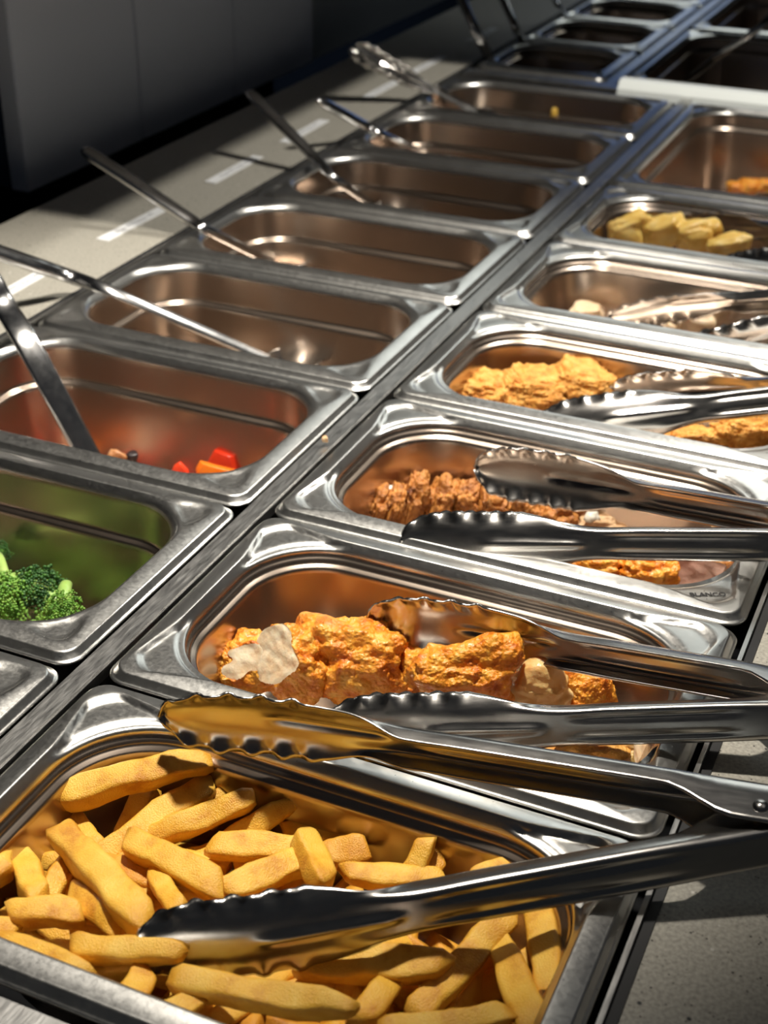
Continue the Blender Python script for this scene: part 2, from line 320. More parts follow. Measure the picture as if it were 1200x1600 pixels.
# ------------------------------------------------------------------ tongs
def arm_mesh(L, flip, seedp=0.):
    """local x: pivot (0) to tip (L); local y: width; local z: outward (convex side)"""
    head = .108; x1 = L-head; N = 22; rings = []
    xs_ = [-.022+i*(x1+.022)/26 for i in range(26)]+[x1+head*i/64 for i in range(65)]
    for x in xs_:
        if x < x1:
            f = max(0, x)/x1; hw = .0078+.0002*sstep(.1, .4, f)-.0004*sstep(.8, 1, f); dep = .0085+.012*(1-sstep(.06, .26, f)); bowl = 0.
            if x < 0: dep *= 1
        else:
            f = (x-x1)/head
            neck = sstep(0, .42, f); hw = .0076+.0080*neck; dep = .0085*(1-sstep(0, .35, f)); bowl = .0052*sstep(.05, .4, f)
            e = max(0, (f-.70)/.30); hw *= math.sqrt(max(0.0, 1-e**2.3))+.02
            bowl *= (1-.45*e*e)
        ys = []
        for j in range(N+1):
            t = -1+2*j/N; at_ = abs(t)
            if x < x1 or dep > .0001:
                a_ = min(1, at_/.66); y_c = math.copysign(hw*(sstep(0, 1, a_)*.15+a_*.85) if at_ < .66 else hw, t); z_c = -dep*sstep(.55, 1, at_)
                ribz = -.0011*(math.exp(-((at_-.34)/.09)**2))*sstep(.12, .2, x/L)*(1-sstep(.9, 1., min(1, x/x1))) if x < x1 else 0
                z_c += ribz
            else: y_c, z_c = t*hw, 0.
            y_b = t*hw; z_b = -bowl*(abs(t)**2.6)
            m = sstep(x1, x1+head*.35, x) if x > x1 else 0
            y = y_c*(1-m)+y_b*m; z = z_c*(1-m)+z_b*m
            if x > x1:
                f = (x-x1)/head
                sc_m = sstep(.32, .46, f); ph = math.cos((x-x1)/.0138*2*PI)
                ed = sstep(.60, .98, at_)
                z += -.0015*ph*ed*sc_m; y += math.copysign(.0009*ph*ed*sc_m, t)
                z += .0017*math.exp(-(t/.13)**2)*sstep(.05, .15, f)*(1-sstep(.50, .62, f))
                z -= .007*sstep(.35, 1, f)**2
            ys.append((x, y, z))
        rings.append(ys)
    V, F = loft(rings, False, False)
    return mesh('tong_arm', V, F, M_tong)
def frame(o, P0, tip, outward, roll=0.):
    x = (tip-P0).normalized(); z = (outward-x*outward.dot(x)).normalized(); y = z.cross(x)
    R = Matrix((x, y, z)).transposed()
    R = R @ Matrix.Rotation(roll, 3, 'X')
    o.matrix_local = Matrix.Translation(P0) @ R.to_4x4()
def rivet_mesh(h, r):
    bm = bmesh.new()
    prof = [(0, h/2+.0018), (r*.55, h/2+.0016), (r*.9, h/2+.0008), (r, h/2), (r*.7, h/2-.0002), (r*.7, -h/2), (r, -h/2), (r*.9, -h/2-.0008), (0, -h/2-.0016)]
    R = [[(max(q, .00001)*math.cos(i*PI/8), max(q, .00001)*math.sin(i*PI/8), z) for i in range(16)] for q, z in prof]
    V, F = loft(R, True, True); return mesh('rivet', V, F, M_tong)
rv = rivet_mesh(.019, .0032)
def torus(name, R, r, mat):
    rings = [[((R+r*math.cos(v*PI/4))*math.cos(u*PI/12), (R+r*math.cos(v*PI/4))*math.sin(u*PI/12), r*math.sin(v*PI/4)) for v in range(8)] for u in range(25)]
    V, F = loft(rings, True, False); return mesh(name, V, F, mat)
rg = torus('pull_ring', .009, .0013, M_tong)
def tongs(label, pv, pz, t1, z1, t2, z2, roll1=.0, roll2=.0):
    Pv = at(*pv, pz); T1 = at(*t1, z1); T2 = at(*t2, z2)
    root = empty('serving_tongs', Pv); tag(root, label, 'tongs', 'steel serving tongs lying across the pans')
    d1, d2 = (T1-Pv), (T2-Pv); mid = (d1.normalized()+d2.normalized()).normalized()
    for T, sgn, roll in ((T1, 1, roll1), (T2, -1, roll2)):
        d = T-Pv; L = d.length
        out = (d.normalized()-mid)                    # away from the other arm
        a_ = link('arm', arm_mesh(L, sgn), root)
        s = a_.modifiers.new('thickness', 'SOLIDIFY'); s.thickness = .0011; s.offset = 0
        on = out.normalized(); frame(a_, on*.0125, d+on*.004, on, roll)
    n = d1.cross(d2).normalized()
    if n.z < 0: n = -n
    r_ = link('rivet', rv, root); r_.rotation_euler = n.to_track_quat('Z', 'Y').to_euler()
    k_ = link('pull_ring', rg, root); k_.matrix_local = Matrix.Translation(-mid*.03) @ n.to_track_quat('Z', 'Y').to_matrix().to_4x4()
    return root
tongs('dark steel tongs over the fries, open, nearest the camera', (1185, 1285), .022, (262, 1108), .014, (212, 1492), -.006, .1, .45)
tongs('steel tongs lying open across the orange fried chicken', (1260, 1100), .020, (585, 966), -.014, (505, 1142), -.006, .1, .35)
tongs('steel tongs lying open across the brown sliced cutlet', (1290, 838), .020, (752, 730), -.012, (626, 844), -.002, .1, .3)
tongs('steel tongs resting on the golden breaded cutlets', (1330, 605), .022, (955, 618), -.03, (840, 664), -.012, -.15, .3)
tongs('steel tongs in the beige mushroom pan', (1330, 470), .020, (955, 488), -.03, (1060, 562), -.035, -.15, .3)
tongs('steel tongs in the yellow omelette pan', (1400, 380), .020, (1055, 352), -.030, (1110, 430), -.025, -.15, .3)

# ------------------------------------------------------------------ ladles
def sweep(pts, ws, ts, side_hint, n=12):
    """rounded flat bar along pts; ws half widths, ts half thicknesses"""
    P_ = [Vector(p) for p in pts]; D = []; m = 6
    W, T = [], []
    for i in range(len(P_)-1):                         # Catmull-Rom
        p0 = P_[max(0, i-1)]; p1 = P_[i]; p2 = P_[i+1]; p3 = P_[min(len(P_)-1, i+2)]
        for q in range(m+(1 if i == len(P_)-2 else 0)):
            t = q/m; D.append(.5*((2*p1)+(p2-p0)*t+(2*p0-5*p1+4*p2-p3)*t*t+(3*p1-p0-3*p2+p3)*t**3)); W.append(ws[i]*(1-t)+ws[i+1]*t); T.append(ts[i]*(1-t)+ts[i+1]*t)
    R = []
    for i, p in enumerate(D):
        d = (D[min(len(D)-1, i+1)]-D[max(0, i-1)]).normalized(); s = (side_hint-d*side_hint.dot(d)).normalized(); u = d.cross(s)
        R.append([p+s*(W[i]*math.copysign(abs(math.cos(a))**.6, math.cos(a)))+u*(T[i]*math.copysign(abs(math.sin(a))**.8, math.sin(a))) for a in [2*PI*j/n for j in range(n)]])
    return loft(R)
def ladle(label, tip, con, bend, end, zz, ws, floor_z, cat='ladle', side=None, bowl=True, name='serving_ladle'):
    a = [at(*tip, zz[0]), at(*con, zz[1]), at(*bend, zz[2]), at(*end, zz[3])]
    dn = (a[3]-a[2]).normalized(); low = a[3]+dn*.02; low.z = max(low.z, floor_z+.02)
    root = empty(name, low); tag(root, label, cat, 'ladles and spoons standing in the left pans')
    d0 = (a[1]-a[0]).normalized(); s = d0.cross(Vector((.45, -.44, .78))).normalized() if side is None else side
    tipd = (a[0]-a[1]).normalized()
    pts = [a[0]+tipd*.004, a[0]+tipd*.002, a[0]-tipd*.008, a[0].lerp(a[1], .6), a[1], a[2], a[3], low]
    w0, w1 = ws
    V, F = sweep(pts, [.0005, w0*.7, w0, w0, w0*.9, w1, w1, w1], [.0005, .002, .0034, .0034, .003, .0016, .0014, .0014], s)
    h = link('handle', mesh('handle', [Vector(v)-low for v in V], F, M_lad), root)
    if bowl:
        R = []; Rb = .022; c = Vector((dn.x, dn.y, 0)).normalized()*.018
        for q in range(7):
            th = q/6*PI/2; R.append([(c.x+Rb*math.cos(th)*math.cos(j*PI/10)+1e-6*math.cos(j*PI/10), c.y+Rb*math.cos(th)*math.sin(j*PI/10)+1e-6*math.sin(j*PI/10), -.016*math.sin(th)) for j in range(20)])
        V, F = loft(R, True, False); b = link('bowl', mesh('bowl', V, F, M_lad), root); m = b.modifiers.new('thickness', 'SOLIDIFY'); m.thickness = .001
    return root
zc = .006
ladle('flat steel serving spoon standing in the pepper pan', (-40, 400), (8, 480), (48, 545), (132, 702), (.06, .03, .012, -.05), (.009, .0085), -.1, 'spoon', None, False, 'serving_spoon')
ladle('long steel ladle leaning in the empty pan behind the peppers', (-30, 385), (110, 432), (185, 460), (385, 546), (.05, .012, .005, -.045), (.0062, .0045), -.1)
ladle('steel ladle with raised handle in the second empty pan', (134, 236), (300, 345), (325, 360), (405, 400), (.055, .010, .004, -.035), (.0060, .004), -.1)
ladle('dark steel ladle handle rising from the third empty pan', (391, 146), (493, 248), (522, 278), (576, 316), (.055, .010, .002, -.03), (.0060, .004), -.1)
ladle('short steel ladle leaning in the greyish pan', (500, 158), (575, 198), (600, 210), (655, 235), (.045, .010, .002, -.03), (.0058, .004), -.1)
ladle('upright steel ladle in the nearest far pan', (690, -70), (735, 30), (752, 65), (768, 98), (.10, .045, .02, -.01), (.007, .006), -.1)
ladle('steel ladle in the second far pan at the top edge', (760, -60), (800, 30), (808, 50), (822, 68), (.08, .03, .015, -.01), (.006, .005), -.1)
ladle('black handle at the top edge beyond the far ladles', (840, -60), (866, 0), (876, 12), (888, 26), (.08, .02, .01, -.01), (.006, .005), -.1)
ladle('dark ladle handle slanting into the large dark pan', (1260, -40), (1190, 40), (1120, 90), (1060, 135), (.10, .06, .02, -.03), (.005, .004), -.1)
# tongs standing on edge in the yellowish pan: only one scalloped head shows
tg = empty('serving_tongs', at(720, 166, -.01)); tag(tg, 'bright scalloped tongs sticking up from the yellowish pan', 'tongs', 'steel serving tongs lying across the pans')
A0, A1 = at(726, 168, -.012), at(582, 90, .045)
for sg in (1, -1):
    a_ = link('arm', arm_mesh(max(.16, (A1-A0).length+.05), 1), tg); s = a_.modifiers.new('thickness', 'SOLIDIFY'); s.thickness = .0012; s.offset = 0
    d = (A1-A0).normalized(); n_ = Vector((.54, -.61, .58))
    frame(a_, -d*.03+n_*sg*.0035, (A1-A0)+n_*sg*.0015, n_*sg, 0); a_.scale = (1, .6, 1)

# ------------------------------------------------------------------ fries
def fry_mesh(L, wd, ht, rng, bend=0., taper0=1., taper1=1., cut0=0., cut1=0., mat=None):
    n = 16; K = 16; R = []
    off = Vector((rng.uniform(0, 99), rng.uniform(0, 99), rng.uniform(0, 99)))
    tw = rng.uniform(-.25, .25)
    for i in range(K+1):
        f = i/K; x = (f-.5)*L
        e = min(f, 1-f)*L; endr = min(1, .70+.30*math.sqrt(min(1, e/.0035)))
        tp = (taper0 if f < .5 else taper1); g_ = abs(f-.5)*2; s = 1+(tp-1)*g_**2.2
        w_, h_ = wd/2*s*endr, ht/2*(1+(tp-1)*g_**2.2*.8)*endr
        rr = []
        for j in range(n):
            a = 2*PI*(j+.5)/n; c_, s_ = math.cos(a), math.sin(a)
            y = w_*math.copysign(abs(c_)**.32, c_); z = h_*math.copysign(abs(s_)**.32, s_)
            ct, st = math.cos(tw*f), math.sin(tw*f); y, z = y*ct-z*st, y*st+z*ct
            cut = (cut0 if f < .5 else cut1)*(g_**6)
            p = Vector((x+cut*y*(-1 if f < .5 else 1), y, z+bend*(1-4*(f-.5)**2)))
            nz = noise.noise_vector(p*70+off)*.0020+noise.noise_vector(p*300+off)*.0004
            rr.append(p+nz)
        R.append(rr)
    V, F = loft(R); me = mesh('fry', V, F, mat or M_fry); return me
rng = random.Random(11)
GF = 'golden fries in the nearest pan'
def fry(p0, z0, p1, z1, wd, label, roll=0., bend=0., t0=.85, t1=.85, mat=None, c0=None, c1=None):
    a, b = at(*p0, z0), at(*p1, z1); c = (a+b)/2; d = b-a; L = d.length; m = wd*px2m(c)*.84
    o = link('fry', fry_mesh(L, m, m*rng.uniform(.82, .98), rng, bend, t0, t1, rng.uniform(-1, 1) if c0 is None else c0, rng.uniform(-1, 1) if c1 is None else c1, mat), None, c)
    x = d.normalized(); y = Vector((0, 0, 1)).cross(x).normalized(); z = x.cross(y)
    o.matrix_world = Matrix.Translation(c) @ (Matrix((x, y, z)).transposed() @ Matrix.Rotation(roll, 3, 'X')).to_4x4()
    return tag(o, label, 'fry', GF)
FR = [
 ((86, 1250), -.022, (332, 1190), -.012, 52, 'long pale fry lying on top at the back left of the heap', .3, .003, .9, .75),
 ((180, 1345), -.045, (235, 1235), -.028, 52, 'steep fry propping the long pale fry from below', .1, 0, .9, .9),
 ((150, 1350), -.035, (335, 1222), -.022, 50, 'shaded slanting fry under the right end of the long pale fry', .4, .001, .9, .9),
 ((195, 1330), -.035, (398, 1245), -.016, 48, 'slanting fry with a dark upper end, pointing at the back wall', .5, .002, .8, .95),
 ((325, 1290), -.035, (360, 1210), -.022, 36, 'small pointed fry tip peeking up behind the slanting fries', .2, 0, 1, .3),
 ((495, 1300), -.042, (447, 1192), -.014, 46, 'fry standing in shade against the back wall', .2, 0, .95, .9),
 ((620, 1320), -.045, (528, 1252), -.03, 42, 'dark brown fry in the shade at the back of the heap', .2, 0, .95, .9),
 ((352, 1325), -.036, (462, 1248), -.02, 48, 'fry with a sharp tip raised near the middle of the heap', .6, .001, .95, .4),
 ((328, 1322), -.024, (492, 1330), -.026, 52, 'blunt fry lying level below the sharp-tipped fry', .35, .001, .9, .9),
 ((345, 1392), -.018, (488, 1340), -.022, 56, 'broad fry lying in front of the blunt level fry', .5, .001, .7, .95),
 ((512, 1385), -.014, (470, 1302), -.016, 52, 'upright fry stub in the middle just behind the front tong head', .3, 0, .95, .9),
 ((440, 1298), -.032, (692, 1330), -.032, 40, 'long level fry running along the back of the heap', .2, .001, .9, .8),
 ((505, 1335), -.03, (578, 1330), -.026, 54, 'square-ended fry between the upright stub and the paired stubs', .3, 0, .95, .95),
 ((535, 1365), -.02, (700, 1378), -.022, 46, 'fry lying just above the arm of the front tongs', .3, 0, .8, .85),
 ((635, 1375), -.024, (668, 1310), -.012, 40, 'first of two paired stubs standing behind the tong arm', .2, 0, .95, .95),
 ((685, 1370), -.026, (662, 1310), -.020, 42, 'second of two paired stubs standing behind the tong arm', .2, 0, .95, .9),
 ((196, 1312), -.020, (350, 1392), -.016, 58, 'broad fry pointing down from the middle left to the tong head', .3, .002, .9, .9),
 ((92, 1300), -.020, (232, 1448), -.008, 60, 'long fry slanting down the left side to the tong tip', .25, .002, .9, .95),
 ((238, 1358), -.022, (285, 1430), -.014, 40, 'small tapered fry with its point up beside the tong tip', .2, 0, .3, 1),
 ((28, 1325), -.028, (62, 1408), -.020, 50, 'short fry standing at the left edge of the heap', .2, 0, .6, .95),
 ((14, 1425), -.014, (128, 1428), -.014, 46, 'short level fry with square ends at the left', .15, 0, .98, .98),
 ((112, 1478), -.010, (288, 1490), -.006, 48, 'level fry running under the tip of the front tongs', .2, -.001, .98, .6),
 ((0, 1478), -.014, (138, 1530), -.010, 62, 'rough broad fry against the front left rim', .3, .001, .9, .95),
 ((196, 1575), -.012, (228, 1518), -.014, 56, 'short stub with a flat end by the front rim', .2, 0, .98, .98),
 ((240, 1592), -.012, (312, 1562), -.012, 48, 'small broken fry lying by the front rim', .3, 0, .9, .9),
 ((266, 1530), -.010, (560, 1578), -.004, 56, 'long fry in front of the tong head with a shadow across it', .25, -.001, .95, .5),
 ((470, 1508), -.022, (700, 1515), -.018, 64, 'broad shaded fry beneath the front tong arm', .3, .002, .9, .8),
 ((640, 1592), -.026, (800, 1425), -.020, 58, 'long fry slanting up to the tong arm at the right of the heap', .3, .001, .95, .9),
 ((838, 1385), -.022, (866, 1570), -.016, 56, 'long fry standing beside the right wall of the pan', .4, .001, .9, .95),
 ((775, 1455), -.026, (838, 1612), -.012, 60, 'fry slanting to the bottom edge beside the right wall fry', .4, .001, .7, .95),
 ((590, 1612), -.012, (795, 1586), -.010, 44, 'fry along the bottom edge of the picture', .2, 0, .9, .9),
 ((115, 1395), -.024, (195, 1450), -.016, 52, 'curved fry under the long left slanting fry', .5, .003, .8, .95),
 ((70, 1412), -.026, (112, 1330), -.024, 44, 'fry leaning behind the short standing fry at the left', .3, 0, .95, .6),
 ((100, 1262), -.034, (158, 1330), -.032, 42, 'fry crossing below the left end of the long pale fry', .2, 0, .9, .9),
 ((735, 1385), -.02, (805, 1345), -.016, 46, 'fry tip poking above the tong arm at the right', .3, 0, .95, .4),
 ((-22, 1368), -.02, (18, 1345), -.02, 52, 'fry end cut off by the left picture edge', .3, 0, .9, .95),
 ((-25, 1450), -.016, (32, 1455), -.018, 44, 'fry end behind the short level fry at the left', .3, 0, .9, .9),
 ((560, 1600), -.018, (640, 1490), -.024, 54, 'fry rising in shade below the broad shaded fry', .3, 0, .9, .9),
 ((130, 1520), -.02, (240, 1500), -.02, 46, 'fry half hidden under the level tong-tip fry', .3, 0, .9, .9),
]
for i, f in enumerate(FR):
    (p0, z0, p1, z1, wd, lb, rl, bn, a_, b_) = f
    fry(p0, z0, p1, z1, wd, lb, rl, bn, a_, b_, M_fryd if ('brown' in lb or rng.random() < .12) else M_fry)
fill = [fry_mesh(rng.uniform(.05, .085), .0125, .0115, rng, rng.uniform(0, .004), rng.uniform(.25, 1), rng.uniform(.4, 1), rng.uniform(-1, 1), rng.uniform(-1, 1), m) for m in (M_fry, M_fry, M_fry, M_fryd, M_fry, M_fryd, M_fry, M_fry, M_fryd)]
FA = ['long pale fry', 'propping steep fry', 'shaded slanting fry', 'dark-ended slanting fry', 'small peeking tip', 'fry against the back wall', 'dark brown fry', 'sharp-tipped fry', 'blunt level fry', 'broad middle fry', 'upright stub', 'long back fry', 'square-ended fry',
      'fry above the tong arm', 'first paired stub', 'second paired stub', 'broad pointing fry', 'long left fry', 'small tapered fry', 'short standing fry', 'short level fry', 'fry under the tong tip', 'rough rim fry', 'flat-ended rim stub', 'broken rim fry', 'long shadowed fry', 'broad shaded fry',
      'long right slanting fry', 'right wall fry', 'bottom edge fry', 'lowest fry', 'curved fry', 'leaning fry', 'crossing fry', 'poking tip', 'cut-off fry end', 'low left fry end', 'rising shaded fry', 'half-hidden fry']
named = [(o.matrix_world.translation.copy(), a_) for o, a_ in zip([q for q in C.objects if q.name.split('.')[0] == 'fry'], FA)]
used = set()
def between(p):
    near = sorted(named, key=lambda q: (q[0]-p).length)
    for i in range(1, 9):
        for j in range(i):
            t = 'half-buried golden fry between the %s and the %s' % (near[j][1], near[i][1])
            if frozenset((near[j][1], near[i][1])) not in used: used.add(frozenset((near[j][1], near[i][1]))); return t
for lay, (zl, cnt) in enumerate(((-.058, 22), (-.049, 22), (-.041, 24), (-.034, 42))):
    for i in range(cnt):
        x = rng.uniform(XR-.090, XR+.090); y = rng.uniform(.040, .122)
        an = rng.uniform(-.75, .75) if rng.random() < .6 else rng.uniform(0, PI)
        if abs(math.sin(an)) > .5: y = min(max(y, .06), .105)
        if lay == 3 and (y > .105 or x > XR+.06): continue
        o = link('fry', rng.choice(fill), None, (x, y, zl-.02*max(0, y-.09)/.04+rng.uniform(-.003, .003))); o.rotation_euler = (rng.uniform(0, PI), rng.uniform(-.25, .25), an)
        tag(o, between(o.location) if lay >= 2 else 'golden fry lying deep in the heap, hidden under other fries', 'fry', GF)

# ------------------------------------------------------------------ lumps: chicken, cutlets and other food
def ico(sub):
    bm = bmesh.new(); bmesh.ops.create_icosphere(bm, subdivisions=sub, radius=1); V = [v.co.copy() for v in bm.verts]; F = [tuple(v.index for v in f.verts) for f in bm.faces]; bm.free(); return V, F
ICO = {s: ico(s) for s in (2, 3, 4, 5, 6)}
def lump(name, px, py, z, rx, ry, rz, mat, seed, label, cat, group, sub=5, boxy=.75, big=.22, mid=.09, fine=.035, yaw=0., tilt=0., cuts=(), cutmat=None, cutname='cut_face', roll=0., horn=None):
    """rx across (pixels), ry depth (pixels), rz height (pixels); sits with its centre at height z"""
    c = at(px, py, z); s = px2m(c); r = Vector((rx*s, ry*s, rz*s)); rm = (r.x+r.y+r.z)/3
    V, F = ICO[sub]; out = []; off = Vector((seed*7.13, seed*3.71, seed*1.93)); flat = []
    Rm = Matrix.Rotation(-YAW*0+yaw, 3, 'Z') @ Matrix.Rotation(tilt, 3, 'X') @ Matrix.Rotation(roll, 3, 'Y')
    for v in V:
        p = Vector([math.copysign(abs(q)**boxy, q) for q in v]); p *= 1
        d = 1+big*noise.noise(v*1.3+off)*1.6+mid*noise.noise(v*3.7+off)*1.5
        if fine: d += fine*(abs(noise.noise(v*8+off))*2.4-.6)+fine*.8*(abs(noise.noise(v*18+off))*2-.5)+fine*.3*noise.noise(v*40+off)
        if horn:
            hd = Vector(horn[0]).normalized(); q = max(0, v.dot(hd)); d += horn[1]*q**horn[2]
        d0 = 1+big*noise.noise(v*1.3+off)*1.6; q0 = Vector((p.x*r.x*d0, p.y*r.y*d0, p.z*r.z*d0))
        p = Vector((p.x*r.x*d, p.y*r.y*d, p.z*r.z*d)); fl = False
        for (cn, cdist) in cuts:
            n_ = Vector(cn).normalized(); dd = q0.dot(n_)-cdist*rm
            if dd > 0: p = q0-n_*(dd-.0009*noise.noise(q0*160+off)); fl = True
        out.append(p); flat.append(fl)
    body = [f for f in F if not all(flat[i] for i in f)]; cut = [f for f in F if all(flat[i] for i in f)]
    o = link(name, mesh(name, out, body, mat), None, c); o.matrix_world = Matrix.Translation(c) @ (Matrix.Rotation(YAW*-1, 3, 'Z') @ Rm).to_4x4()
    if cut:
        used = sorted({i for f in cut for i in f}); ix = {u: k for k, u in enumerate(used)}
        k_ = link(cutname, mesh(cutname, [out[u] for u in used], [tuple(ix[i] for i in f) for f in cut], cutmat or M_meat), o); k_['label'] = 'pale cut meat face'
    return tag(o, label, cat, group)
GC = 'pieces of orange fried chicken'
def chick(*a, mat=None, **k):
    k = {'sub': 6, 'fine': .024, 'mid': .10, 'big': .2, 'boxy': .85, **k}
    return lump('fried_chicken', *a[:6], mat or M_chick, a[6], a[7], 'chicken', GC, **k)
chick(390, 1035, -.038, 50, 46, 46, 1, 'leftmost fried chicken piece with a pale cut side at the pan corner', cuts=(((-.25, -.75, .55), .74),))
chick(458, 1035, -.030, 60, 50, 62, 2, 'fried chicken piece with an upright pale cut face', cuts=(((-.66, -.55, .5), .62),), tilt=.1)
chick(562, 1032, -.030, 84, 58, 66, 3, 'broad bumpy fried chicken piece behind the front tong head', horn=((-.8, .2, .8), .45, 9), boxy=.85)
chick(648, 1055, -.036, 40, 40, 44, 4, 'small craggy fried chicken piece between the two broad ones', big=.35)
chick(722, 1060, -.018, 76, 42, 58, 5, 'tall fried chicken piece with a peaked upper right corner', horn=((.75, .1, .9), .65, 7), boxy=.85)
chick(806, 1066, -.030, 15, 15, 15, 6, 'tiny brown fried crumb beside the tall chicken piece', sub=4)
chick(838, 1085, -.030, 52, 40, 44, 7, 'pale smooth chicken piece with an upright horn of batter', mat=M_pale, horn=((.1, -.1, 1), .75, 8), mid=.08, fine=.015)
chick(912, 1080, -.032, 46, 42, 44, 8, 'golden chicken piece at the right, under the back tong arm', horn=((-.7, 0, .8), .5, 9), mid=.06)
chick(915, 1190, -.016, 70, 40, 36, 9, 'fried chicken piece seen between the two lower tong arms', mat=M_cut)
chick(985, 1182, -.018, 44, 34, 36, 10, 'pale-ended chicken piece at the right front of the chicken pan', mat=M_pale, cuts=(((1, -.4, .5), .5),))
chick(850, 1225, -.030, 60, 40, 30, 12, 'orange chicken piece at the front rim beneath the dark tong arm')
GK = 'slices of brown breaded cutlet'
def kat(*a, mat=None, **k): return lump('cutlet_slice', *a[:6], mat or M_katsu, a[6], a[7], 'cutlet', GK, **k)
kat(556, 775, -.045, 20, 20, 46, 21, 'pale upright crumbly strip at the left end of the sliced cutlet', mat=M_katp, horn=((-.1, 0, 1), .7, 5), big=.3, roll=-.1, sub=5)
sl = [(592, 790, 17, 28), (617, 787, 18, 32), (648, 780, 21, 38), (690, 782, 24, 34), (728, 785, 24, 32), (765, 795, 26, 30), (815, 806, 30, 28), (868, 806, 30, 32)]
od = ['first', 'second', 'third', 'fourth', 'fifth', 'sixth', 'seventh', 'eighth']
for i, (x, y, a_, b_) in enumerate(sl):
    kat(x, y+4, -.045, a_*.86, 34, b_*1.08, 30+i, od[i]+' brown cutlet slice in the row, counted from the pale strip', big=.28, mid=.14, fine=.05, roll=.22, boxy=.7)
kat(940, 822, -.05, 44, 30, 24, 41, 'rough brown cutlet piece above the front tong arm', mat=M_katp)
kat(935, 890, -.026, 52, 36, 30, 42, 'broad orange brown cutlet piece at the front rim', mat=M_chick, big=.25, mid=.14)
kat(1010, 896, -.024, 44, 34, 34, 43, 'brown cutlet piece beside the pink slice', mat=M_chick, mid=.14)
kat(1095, 898, -.024, 56, 34, 34, 44, 'cutlet slice with a pink meat face at the right end', cuts=(((-.5, -1, .25), .3),), cutmat=M_pork)
kat(1122, 822, -.03, 12, 10, 8, 45, 'small crumb beside the pan right wall', mat=M_katp, sub=3)
for (x, y, lb) in ((612, 768, 'white onion bit behind the sliced cutlet'), (925, 808, 'white onion bit by the tong arm'), (1060, 872, 'white onion bit beside the pink slice')):
    lump('onion_bit', x, y, -.04, 12, 8, 9, plain('onion', (.75, .72, .62), .4), 50+x, lb, 'onion', 'onion bits', sub=3)
GU = 'golden breaded cutlets'
def cutl(*a, **k):
    k = {'sub': 6, 'fine': .06, 'big': .16, **k}
    return lump('breaded_cutlet', *a[:6], M_cut, a[6], a[7], 'cutlet', GU, **k)
cutl(762, 613, -.035, 46, 50, 28, 61, 'ragged golden cutlet at the left of the third tongs', mid=.14)
cutl(838, 616, -.033, 52, 50, 32, 62, 'middle golden cutlet, broad and flat', boxy=.6)
cutl(908, 610, -.032, 50, 46, 32, 63, 'golden cutlet with a sharp upper corner beside the tong head', boxy=.6, horn=((.1, .2, 1), .3, 5), roll=.2)
cutl(1080, 690, -.028, 54, 34, 24, 64, 'golden cutlet lying at the front rim under the tong arm')
cutl(1165, 682, -.026, 54, 40, 34, 65, 'pale crusted cutlet at the front right rim', big=.3, mid=.14)
GM = 'beige mushrooms'
for i, (x, y, z, a_, b_, lb) in enumerate(((916, 488, -.038, 25, 15, 'rounded mushroom left of the tong head'), (1086, 504, -.034, 29, 25, 'upright mushroom in front of the tong head'), (1046, 514, -.04, 10, 9, 'tiny mushroom scrap beside the upright mushroom'), (1192, 540, -.03, 24, 10, 'mushroom at the right picture edge'))):
    lump('mushroom', x, y, z, a_, a_, b_, M_mush, 70+i, lb, 'mushroom', GM, sub=4, mid=.03, fine=0)
GO = 'yellow omelette pieces'
for i, (x, y, a_, b_, lb) in enumerate(((984, 358, 34, 24, 'leftmost rounded omelette piece'), (1036, 362, 34, 22, 'second omelette piece from the pan corner'), (1088, 366, 34, 22, 'third omelette piece from the pan corner'), (1136, 382, 30, 16, 'orange-edged omelette piece at the tong head'))):
    lump('omelette_piece', x, y+2, -.017, a_, 22, b_, M_egg, 80+i, lb, 'omelette', GO, sub=4, boxy=.6, mid=.08, fine=.02, roll=-.3)
for i, (x, y, a_) in enumerate(((1150, 292, 14), (1172, 290, 18), (1196, 290, 16))):
    lump('fried_bit', x, y, -.06, a_, a_, a_*.6, M_chick, 90+i, ('leftmost', 'middle', 'rightmost')[i]+' fried bit at the bottom of the large brownish pan', 'fried bit', 'fried bits in the large pan', sub=4)
lump('crumb', 508, 686, .0, 5, 5, 5, M_katp, 96, 'pale crumb on the rims between pepper pan and cutlet pan', 'crumb', None, sub=3)
lump('corn_kernel', 866, 176, -.026, 5, 4, 7, M_gold, 97, 'yellow kernel stuck in the yellowish pan', 'kernel', None, sub=3)
# pepper pieces
def chunk(name, px, py, z, pts, th, mat, label, cat, group, rot=0.):
    c = at(px, py, z); s = px2m(c); n = len(pts); K = 4; R = []
    for i in range(K+1):
        f = i/K*2-1; sc_ = 1-.18*abs(f)**3
        R.append([(x*s*sc_, f*th*s, y*s*sc_+.0006*noise.noise(Vector((x, y, f))*.7)) for x, y in pts])
    V, F = loft(R); o = link(name, mesh(name, V, F, mat), None, c); o.rotation_euler = (-.25, 0, -YAW+rot)
    b = o.modifiers.new('round', 'BEVEL'); b.width = 1.5*s; b.segments = 2
    return tag(o, label, cat, group)
GP = 'pepper pieces in the pan'
chunk('pepper_piece', 280, 737, -.04, [(-20, -18), (20, -18), (14, 4), (2, 18), (-8, 10)], 9, M_red, 'pointed red pepper piece', 'pepper', GP)
chunk('pepper_piece', 338, 735, -.042, [(-32, -20), (44, -20), (40, -6), (0, 8), (-24, 18), (-32, 6)], 12, M_org, 'large orange pepper piece', 'pepper', GP, .2)
chunk('pepper_piece', 345, 718, -.062, [(-26, -16), (30, -16), (22, 10), (-10, 16)], 8, M_red, 'red pepper piece behind the orange one', 'pepper', GP, -.3)
